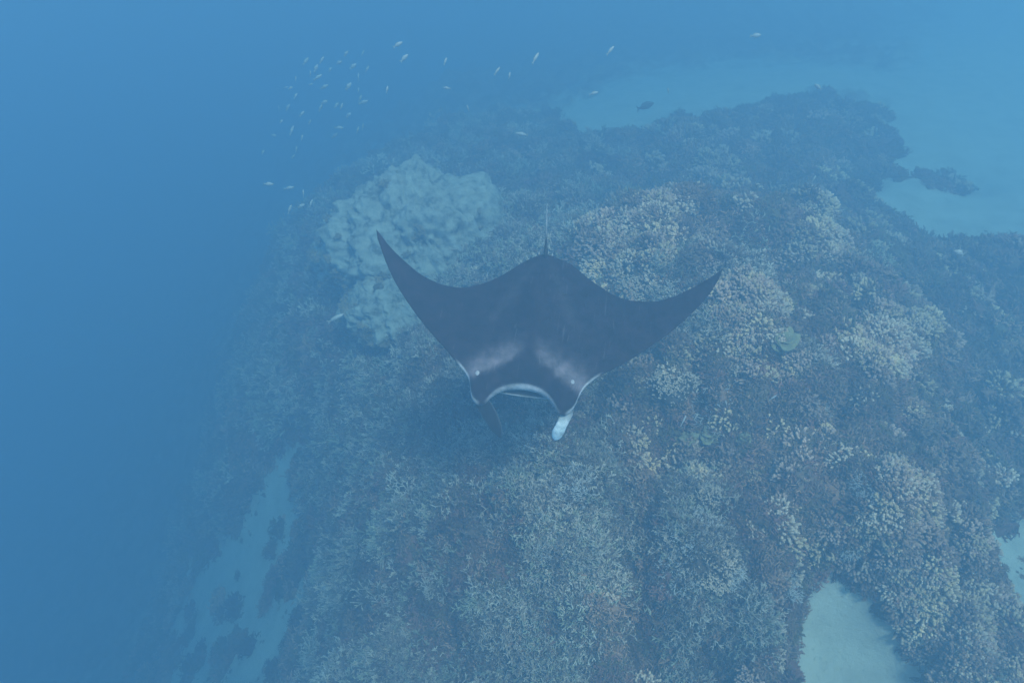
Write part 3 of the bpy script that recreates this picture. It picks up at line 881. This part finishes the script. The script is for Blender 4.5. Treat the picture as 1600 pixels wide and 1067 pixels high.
def build_manta():
    root = empty('manta_ray', (0.214, 5.163, -4.42))
    lat = Vector((0.98978, -0.13710, -0.03931)); fwd = Vector((-0.14263, -0.95143, -0.27282))
    nrm = lat.cross(fwd).normalized()
    if nrm.z < 0:
        nrm = -nrm
    # the tables below measure x along lat; the meshes are mirrored to x = -lat at the end so the frame is right handed
    R = Matrix((-lat, fwd, nrm)).transposed()
    root.rotation_mode = 'QUATERNION'
    root.rotation_quaternion = R.to_quaternion()
    tag(root, 'large black manta ray gliding head first towards the viewer over the reef', 'manta ray')

    xs = np.unique(np.concatenate([np.linspace(-1.6, 1.63, 110), np.linspace(-.56, .56, 70), np.linspace(-1.6, -1.5, 10), np.linspace(1.53, 1.63, 10)]))
    nc = 46
    v = (1 - np.cos(np.linspace(0, math.pi, nc))) / 2
    yl, yt = spline(LEAD, xs), spline(TRAIL, xs)
    raise_ = .14 * xs ** 2
    thick = .20 * np.exp(-(xs / .42) ** 2) + .085 * np.clip(1 - np.abs(xs) / 1.64, 0, 1) ** .8 + .006
    V = np.zeros((2, len(xs), nc, 3)); C = np.zeros((2, len(xs), nc, 4)); C[..., 3] = 1
    for i, x in enumerate(xs):
        ax = abs(x)
        y = yl[i] + (yt[i] - yl[i]) * v
        head = float(smooth01(.56, .40, ax))
        front = (1 - (1 - np.clip(v / .42, 0, 1)) ** 2) ** .5
        front_h = (1 - (1 - np.clip(v / .16, 0, 1)) ** 2) ** .5
        pr = (front * (1 - head) + (.42 * front_h + .58 * front * 1.0) * head) * np.where(v > .42, np.cos((v - .42) / .58 * math.pi / 2) ** .8, 1)
        # raised shoulder ridges and the keel of the back
        keel = .035 * np.exp(-(x / .10) ** 2) * smooth01(.0, .3, v) * smooth01(1, .75, v)
        z0 = raise_[i] + .03 * np.sin(3.1 * x + .4) * np.clip(ax - .7, 0, 1) * (v - .4)
        top = z0 + thick[i] * .60 * pr + keel
        bot = z0 - thick[i] * .52 * pr - .0
        V[0, i, :, 0] = V[1, i, :, 0] = x
        V[0, i, :, 1] = V[1, i, :, 1] = y
        V[0, i, :, 2] = top; V[1, i, :, 2] = bot
        dark = np.array([.024, .0150, .0205])
        base = np.repeat(dark[None], nc, 0)
        # pale shoulder flashes running from behind the eyes to the middle of the back
        sx = -1 if x < 0 else 1
        line = .64 + .02 - .62 * (.46 - ax) * (1.0 if sx < 0 else .95) - .10 * np.clip(.28 - ax, 0, 1)
        dist = y - line
        wob = .03 * perlin(x * 7 + 3, y * 7, 3) + .022 * perlin(x * 19 + 3, y * 19, 4) + .012 * perlin(x * 43, y * 43, 5)
        fl = np.exp(-(np.where(dist > 0, (dist + wob) / .045, (dist + wob) / (.115 + .10 * ax))) ** 2) * smooth01(.0, .16, ax) * smooth01(.66, .46, ax)
        fl = fl * (.80 + .35 * float(smooth01(.1, .42, ax)))
        base = base + fl[:, None] * np.array([.15, .118, .128])
        # faint lighter V down the back
        vl = np.exp(-((ax - .03 - .42 * (y + .74)) / (.03 + .04 * (y + .8))) ** 2) * smooth01(-.76, -.5, y) * smooth01(.25, -.1, y)
        base = base + vl[:, None] * np.array([.020, .018, .020])
        # pale band along the upper lip
        arc = yl[i] - y
        lip = smooth01(.032, .010, arc) * float(smooth01(.345, .28, ax)) * (1 - .35 * float(smooth01(.0, .3, ax)))
        base = base + lip[:, None] * np.array([.40, .39, .41])
        # white piping on the outer rim of the head and the inner wing front
        rim = smooth01(.03, .008, arc) * float(smooth01(.36, .42, ax)) * float(smooth01(.66, .58, ax))
        base = base + rim[:, None] * np.array([.42, .41, .42])
        # paler wing tips' trailing rim
        C[0, i, :, :3] = base
        bel = np.repeat(np.array([[.55, .54, .52]]), nc, 0)
        mott = smooth01(.95, 1.35, ax) * .9
        C[1, i, :, :3] = bel * (1 - mott) + dark * mott
    # lead and trail rims are shared in place: drop the duplicate rows of the belly
    n = len(xs)
    idt = np.arange(n * nc).reshape(n, nc)
    idb = np.full((n, nc), -1)
    verts = list(V[0].reshape(-1, 3)); cols = list(C[0].reshape(-1, 4))
    for i in range(n):
        for j in range(nc):
            if j in (0, nc - 1) or i in (0, n - 1):
                idb[i, j] = idt[i, j]
            else:
                idb[i, j] = len(verts); verts.append(V[1, i, j]); cols.append(C[1, i, j])
    faces = []
    for i in range(n - 1):
        for j in range(nc - 1):
            q = [idt[i, j], idt[i, j + 1], idt[i + 1, j + 1], idt[i + 1, j]]
            faces.append(tuple(int(k) for k in q))
            q = [idb[i, j], idb[i + 1, j], idb[i + 1, j + 1], idb[i, j + 1]]
            if i not in (0, n - 2) or True:
                faces.append(tuple(int(k) for k in q))
    # the tip columns collapse to a line: weed out doubled faces there
    seen, ff = set(), []
    for f in faces:
        k = tuple(sorted(f))
        if k in seen:
            continue
        seen.add(k); ff.append(f)
    body = mesh_obj('body', verts, ff, M_MANTA, root, attrs={'skin': ('FLOAT_COLOR', cols)})

    def paddle(name, path, widths, flat, cols_a, cols_b, th=.022, label=None):
        """a flat curled fin; flat gives the way its broad face looks at each station"""
        vs, cs, fs = [], [], []
        n_s = 12
        for k, p in enumerate(path):
            p = np.array(p, float)
            d = unit(np.array(path[min(k + 1, len(path) - 1)], float) - np.array(path[max(k - 1, 0)], float))
            nf = np.array(flat[k], float); nf = unit(nf - d * (nf @ d)); w = np.cross(d, nf)
            for s in range(n_s):
                a = 2 * math.pi * s / n_s
                vs.append(p + w * widths[k] * math.cos(a) + nf * th * math.sin(a) * (1 - .5 * k / len(path)))
                e = abs(math.cos(a)) > .93
                c = np.array(cols_a[k] if math.sin(a) > -.05 else cols_b[k])
                if e:
                    c = c * .5 + np.array([.16, .16, .17])
                cs.append((*c, 1))
        for k in range(len(path) - 1):
            for s in range(n_s):
                s2 = (s + 1) % n_s
                fs.append((k * n_s + s, k * n_s + s2, (k + 1) * n_s + s2, (k + 1) * n_s + s))
        fs.append(tuple(range(n_s))[::-1]); fs.append(tuple((len(path) - 1) * n_s + s for s in range(n_s)))
        o = mesh_obj(name, vs, fs, M_MANTA, root, attrs={'skin': ('FLOAT_COLOR', cs)})
        if label:
            o['label'] = label
        sub = o.modifiers.new('smooth', 'SUBSURF'); sub.levels = 1; sub.render_levels = 1
        return o

    dk, md, wh = (.018, .017, .021), (.05, .048, .055), (.92, .92, .92)
    paddle('cephalic_fin', [(-.40, .80, 0), (-.355, .87, -.03), (-.30, .92, -.08), (-.258, .965, -.13), (-.218, 1.01, -.18), (-.182, 1.05, -.23), (-.163, 1.075, -.26)],
           [.05, .066, .07, .068, .058, .038, .012], [(-.1, .2, 1), (-.1, .3, 1), (0, .5, .8), (0, .7, .7), (.1, .8, .6), (.1, .8, .5), (.1, .8, .5)], [dk] * 7, [(.3, .3, .3)] * 7,
           label='dark head fin curling in with a thin pale rim')
    paddle('cephalic_fin', [(.40, .80, 0), (.39, .88, -.02), (.365, .94, -.07), (.345, .97, -.13), (.330, .99, -.20), (.322, 1.0, -.27), (.318, 1.0, -.32)],
           [.05, .060, .056, .058, .060, .042, .010], [(.1, .2, 1), (.1, .3, 1), (.5, .5, .6), (.3, .8, .5), (.1, .9, .5), (0, .9, .5), (0, .9, .5)], [dk, (.30, .30, .31), (.62, .62, .63), wh, wh, wh, wh], [dk, (.4, .4, .4), wh, wh, wh, wh, wh],
           label='head fin twisted to show its bright white inner face')

    # lower jaw: a slim crescent under the open mouth
    vs, fs, cs = [], [], []
    m = 24
    for k in range(m + 1):
        x = -.24 + .48 * k / m
        e = 1 - (x / .245) ** 2
        yb = .705 + .55 * x * x
        for dy, dz in ((.004 * e, .006), (.016 * e, -.004), (.004 * e, -.03), (-.12, -.05), (-.12, -.01)):
            vs.append((x, yb + dy, -.105 + dz + .06 * (1 - e))); cs.append((*((.42, .42, .43) if -.005 < dz < .002 else (.03, .03, .035)), 1))
    for k in range(m):
        for s in range(5):
            s2 = (s + 1) % 5
            fs.append((k * 5 + s, (k + 1) * 5 + s, (k + 1) * 5 + s2, k * 5 + s2))
    fs.append((0, 1, 2, 3, 4)); fs.append(tuple(m * 5 + s for s in (4, 3, 2, 1, 0)))
    mesh_obj('lower_jaw', vs, fs, M_MANTA, root, attrs={'skin': ('FLOAT_COLOR', cs)})

    def blob(name, c, r, col, mat=M_MANTA, parent=root):
        vs, fs = [], []
        for i in range(7):
            th = math.pi * i / 6
            for s in range(12):
                a = 2 * math.pi * s / 12
                vs.append((c[0] + r[0] * math.sin(th) * math.cos(a), c[1] + r[1] * math.sin(th) * math.sin(a), c[2] + r[2] * math.cos(th)))
        for i in range(6):
            for s in range(12):
                s2 = (s + 1) % 12
                fs.append((i * 12 + s, (i + 1) * 12 + s, (i + 1) * 12 + s2, i * 12 + s2))
        return mesh_obj(name, vs, fs, mat, parent, attrs={'skin': ('FLOAT_COLOR', [(*col, 1)] * len(vs))})
    for sx, x0, y0 in ((-1, -.425, .655), (1, .405, .625)):
        blob('spiracle', (x0, y0, .088), (.024, .030, .024), (.50, .47, .50))
        blob('eye', (sx * .462, .74, .02), (.018, .022, .020), (.01, .01, .012), M_EYE)

    # whip tail, little dorsal fin, pelvic fins
    g = Geo()
    pth = [(0.005, -.72, .01), (0.003, -.81, .018), (-.013, -.98, .03), (-.024, -1.08, .045), (-.040, -1.24, .075), (-.056, -1.40, .10)]
    g.tube(pth, [.034, .022, .011, .007, .0055, .003], 7, [0] * 6)
    mesh_obj('tail', g.v, g.f, M_MANTA, root, attrs={'skin': ('FLOAT_COLOR', [(.018, .018, .02, 1) if -v[1] < 1.0 else (.26, .26, .27, 1) for v in g.v])})
    vs = [(-.008, -.74, .04), (-.008, -.86, .035), (-.003, -.875, .10), (-.003, -.83, .105), (.008, -.74, .04), (.008, -.86, .035), (.003, -.875, .10), (.003, -.83, .105)]
    fs = [(0, 1, 2, 3), (7, 6, 5, 4), (0, 4, 5, 1), (1, 5, 6, 2), (2, 6, 7, 3), (3, 7, 4, 0)]
    mesh_obj('dorsal_fin', vs, fs, M_MANTA, root, attrs={'skin': ('FLOAT_COLOR', [(.05, .05, .055, 1)] * 8)})
    for sx in (-1, 1):
        vs, cs = [], []
        for (dx, y, w) in ((.05, -.74, .022), (.06, -.80, .017), (.066, -.835, .010), (.068, -.855, .003)):
            for a, b in ((-1, 0), (0, .6), (1, 0), (0, -.6)):
                vs.append((sx * dx + a * w, y, -.01 + b * .012)); cs.append((*((.03, .03, .032) if y > -.83 else (.35, .35, .35)), 1))
        fs = []
        for k in range(3):
            for s in range(4):
                s2 = (s + 1) % 4
                fs.append((k * 4 + s, k * 4 + s2, (k + 1) * 4 + s2, (k + 1) * 4 + s))
        fs += [(3, 2, 1, 0), (12, 13, 14, 15)]
        mesh_obj('pelvic_fin', vs, fs, M_MANTA, root, attrs={'skin': ('FLOAT_COLOR', cs)})
    for o in list(root.children):
        bmfix(o)
    return root


def bmfix(o):
    import bmesh
    bm = bmesh.new(); bm.from_mesh(o.data)
    for v in bm.verts:
        v.co.x = -v.co.x
    bmesh.ops.remove_doubles(bm, verts=bm.verts, dist=1e-5)
    bmesh.ops.recalc_face_normals(bm, faces=bm.faces)
    bm.to_mesh(o.data); bm.free()


build_manta()


# ------------------------------------------------------------------ fish
def fish_body(length, depth, width):
    """a spindle deeper than wide, nose at +x, caudal root at -x"""
    prof = [(.50, .02, .02), (.44, .35, .4), (.33, .72, .8), (.15, 1, 1), (-.05, .95, .9), (-.22, .68, .6), (-.34, .36, .3), (-.40, .24, .16)]
    vs, fs, n = [], [], 8
    for x, d, w in prof:
        for s in range(n):
            a = 2 * math.pi * s / n
            vs.append((x * length, math.cos(a) * w * width / 2, math.sin(a) * d * depth / 2))
    for k in range(len(prof) - 1):
        for s in range(n):
            s2 = (s + 1) % n
            fs.append((k * n + s, k * n + s2, (k + 1) * n + s2, (k + 1) * n + s))
    fs.append(tuple(range(n))); fs.append(tuple((len(prof) - 1) * n + s for s in range(n))[::-1])
    return vs, fs


def fin(outline, th):
    k = len(outline)
    vs = [(x, -th, z) for x, z in outline] + [(x, th, z) for x, z in outline]
    fs = [tuple(range(k)), tuple(range(2 * k - 1, k - 1, -1))] + [(i, k + i, k + (i + 1) % k, (i + 1) % k) for i in range(k)]
    return vs, fs


def tail_outline(L, D):
    return [(-.385 * L, .11 * D), (-.50 * L, .42 * D), (-.56 * L, .48 * D), (-.48 * L, .0), (-.56 * L, -.48 * D), (-.50 * L, -.42 * D), (-.385 * L, -.11 * D)]


def dorsal_outline(L, D):
    return [(.20 * L, .46 * D), (.10 * L, .62 * D), (-.15 * L, .58 * D), (-.28 * L, .40 * D), (-.20 * L, .28 * D)]


def join(parts):
    V, Fc = [], []
    for vs, fs in parts:
        b = len(V); V += vs; Fc += [tuple(i + b for i in f) for f in fs]
    return V, Fc


def small_fish_mesh(L, D, Wd, mat, name):
    V, Fc = join([fish_body(L, D, Wd), fin(tail_outline(L, D), .0018), fin(dorsal_outline(L, D), .0015)])
    me = bpy.data.meshes.new(name); me.from_pydata(V, [], Fc); me.materials.append(mat)
    me.polygons.foreach_set('use_smooth', [True] * len(me.polygons)); me.update()
    return me


def place_fish(o, px, py, dist, ang, away=0.0):
    """nose points at ang degrees (0 = to the right, 90 = up) as seen across the view, turned away by some share"""
    q = ray(px, py) * dist
    a = math.radians(ang)
    nose = Vector(CAM_R * math.cos(a) + CAM_U * math.sin(a) + CAM_D * away).normalized()
    side = Vector((0, 0, 1)).cross(nose).normalized()
    upv = nose.cross(side)
    o.location = q
    o.rotation_mode = 'QUATERNION'
    o.rotation_quaternion = Matrix((nose, side, upv)).transposed().to_quaternion()
    return o


SCHOOL = [(478, 96), (503, 94), (530, 98), (541, 84), (567, 83), (516, 109), (485, 115), (497, 121), (462, 123), (486, 132), (447, 137), (454, 138), (462, 150), (507, 136), (545, 135), (560, 120), (574, 108),
          (560, 141), (563, 154), (568, 160), (526, 165), (534, 166), (501, 169), (507, 160), (472, 178), (436, 170), (440, 190), (484, 191), (456, 204), (428, 212), (472, 215), (523, 212), (545, 180), (567, 198), (559, 203), (411, 238), (463, 233), (458, 245), (494, 107), (530, 200), (450, 168), (552, 104)]
FM = [small_fish_mesh(.135, .052, .026, M_FISH, 'silver_fish'), small_fish_mesh(.155, .050, .026, M_FISH, 'silver_fish'), small_fish_mesh(.12, .056, .026, M_FISH, 'silver_fish')]
for i, (px, py) in enumerate(SCHOOL):
    o = link(bpy.data.objects.new('small_fish', FM[i % 3]))
    place_fish(o, px, py, 15.0 + random.uniform(-1.8, 2.2), random.choice((35, 50, 60, 75, 100, 10, 30)) + random.uniform(-15, 15), random.uniform(-.5, .6))
    o.scale = (random.uniform(.7, 1.3),) * 3
    tag(o, 'tiny pale fish in the loose school over blue water at upper left', 'fish', 'school of tiny pale fish at upper left')
STRAY = [(420, 288), (452, 294), (474, 302), (486, 318), (453, 327), (471, 322)]
for i, (px, py) in enumerate(STRAY):
    o = link(bpy.data.objects.new('small_fish', FM[i % 3]))
    place_fish(o, px, py, 11.4 + random.uniform(-.6, .6), random.uniform(0, 110), random.uniform(-.4, .5))
    tag(o, 'tiny pale fish in the small cluster left of the massive coral', 'fish', 'small cluster of fish beside the massive coral')


def big_fish(px, py, dist, ang, L, D, Wd, label, mat=M_FISH, away=0.0):
    root = empty('fish', (0, 0, 0)); place_fish(root, px, py, dist, ang, away)
    tag(root, label, 'fish')
    vs, fs = fish_body(L, D, Wd); b = mesh_obj('body', vs, fs, mat, root)
    vs, fs = fin(tail_outline(L, D), .002); mesh_obj('tail_fin', vs, fs, mat, root, smooth=False)
    vs, fs = fin(dorsal_outline(L, D), .0018); mesh_obj('dorsal_fin', vs, fs, mat, root, smooth=False)
    for s in (-1, 1):
        vs, fs = fish_body(.05 * L, .05 * L, .02 * L)
        mesh_obj('eye', [(x + .38 * L, y + s * .2 * Wd, z + .06 * D) for x, y, z in vs], fs, M_EYE, root)
    return root


big_fish(837, 91, 9.5, 60, .155, .050, .028, 'bright pale fish angled upward, at top centre above the reef')
big_fish(954, 79, 9.8, 50, .14, .044, .026, 'pale fish heading up and right, right of the bright one at top')
big_fish(815, 210, 10.5, 172, .17, .055, .03, 'pale fish lying level above the far reef behind the tail')
big_fish(1181, 56, 11.5, 5, .15, .06, .03, 'faint pale fish at the top edge over dim far sand')
big_fish(1278, 136, 12.0, 140, .13, .055, .03, 'faint pale fish above the far dark reef patch at upper right')
big_fish(928, 146, 10.8, 15, .13, .045, .026, 'faint pale fish just left of the far pale sand')
big_fish(777, 111, 10.6, 55, .13, .04, .024, 'faint slim fish left below the bright fish at top centre')
big_fish(796, 118, 10.8, 80, .10, .05, .026, 'faint rounder fish next to the faint slim fish')
big_fish(696, 96, 10.8, 70, .11, .045, .024, 'faint fish alone between the school and the top centre')
big_fish(632, 91, 10.6, 45, .14, .055, .026, 'lower of two pale fish just right of the school')
big_fish(622, 70, 10.6, 30, .14, .05, .026, 'upper of two pale fish just right of the school')
big_fish(605, 140, 10.8, 80, .10, .05, .026, 'pale fish alone at the right edge of the school')
big_fish(731, 169, 10.6, 110, .09, .036, .02, 'tiny bright fish left of the level fish over the far reef')
big_fish(698, 138, 10.9, 170, .11, .04, .022, 'faint fish level in the blue between school and reef')
big_fish(1044, 142, 12.0, 100, .09, .04, .02, 'tiny pale fish over the far sand above the dark fish')
big_fish(525, 497, 9.2, 28, .22, .062, .034, 'pale fish slanting over the dim left reef slope')
big_fish(1068, 657, 7.6, 64, .12, .026, .018, 'slim whitish fish over dark rock below the right wing')
big_fish(1208, 621, 8.0, 35, .095, .02, .014, 'thin whitish fish over the brown slope right of the plate corals')
big_fish(1272, 279, 12.0, 60, .11, .045, .024, 'pale fish in front of the far dark reef at right')
big_fish(1009, 166, 15.8, 20, .36, .15, .06, 'dark oval fish hovering above the far pale sand', M_FISHD)
big_fish(1498, 395, 9.0, 160, .11, .07, .04, 'pale rounded fish over the reef at the right edge')
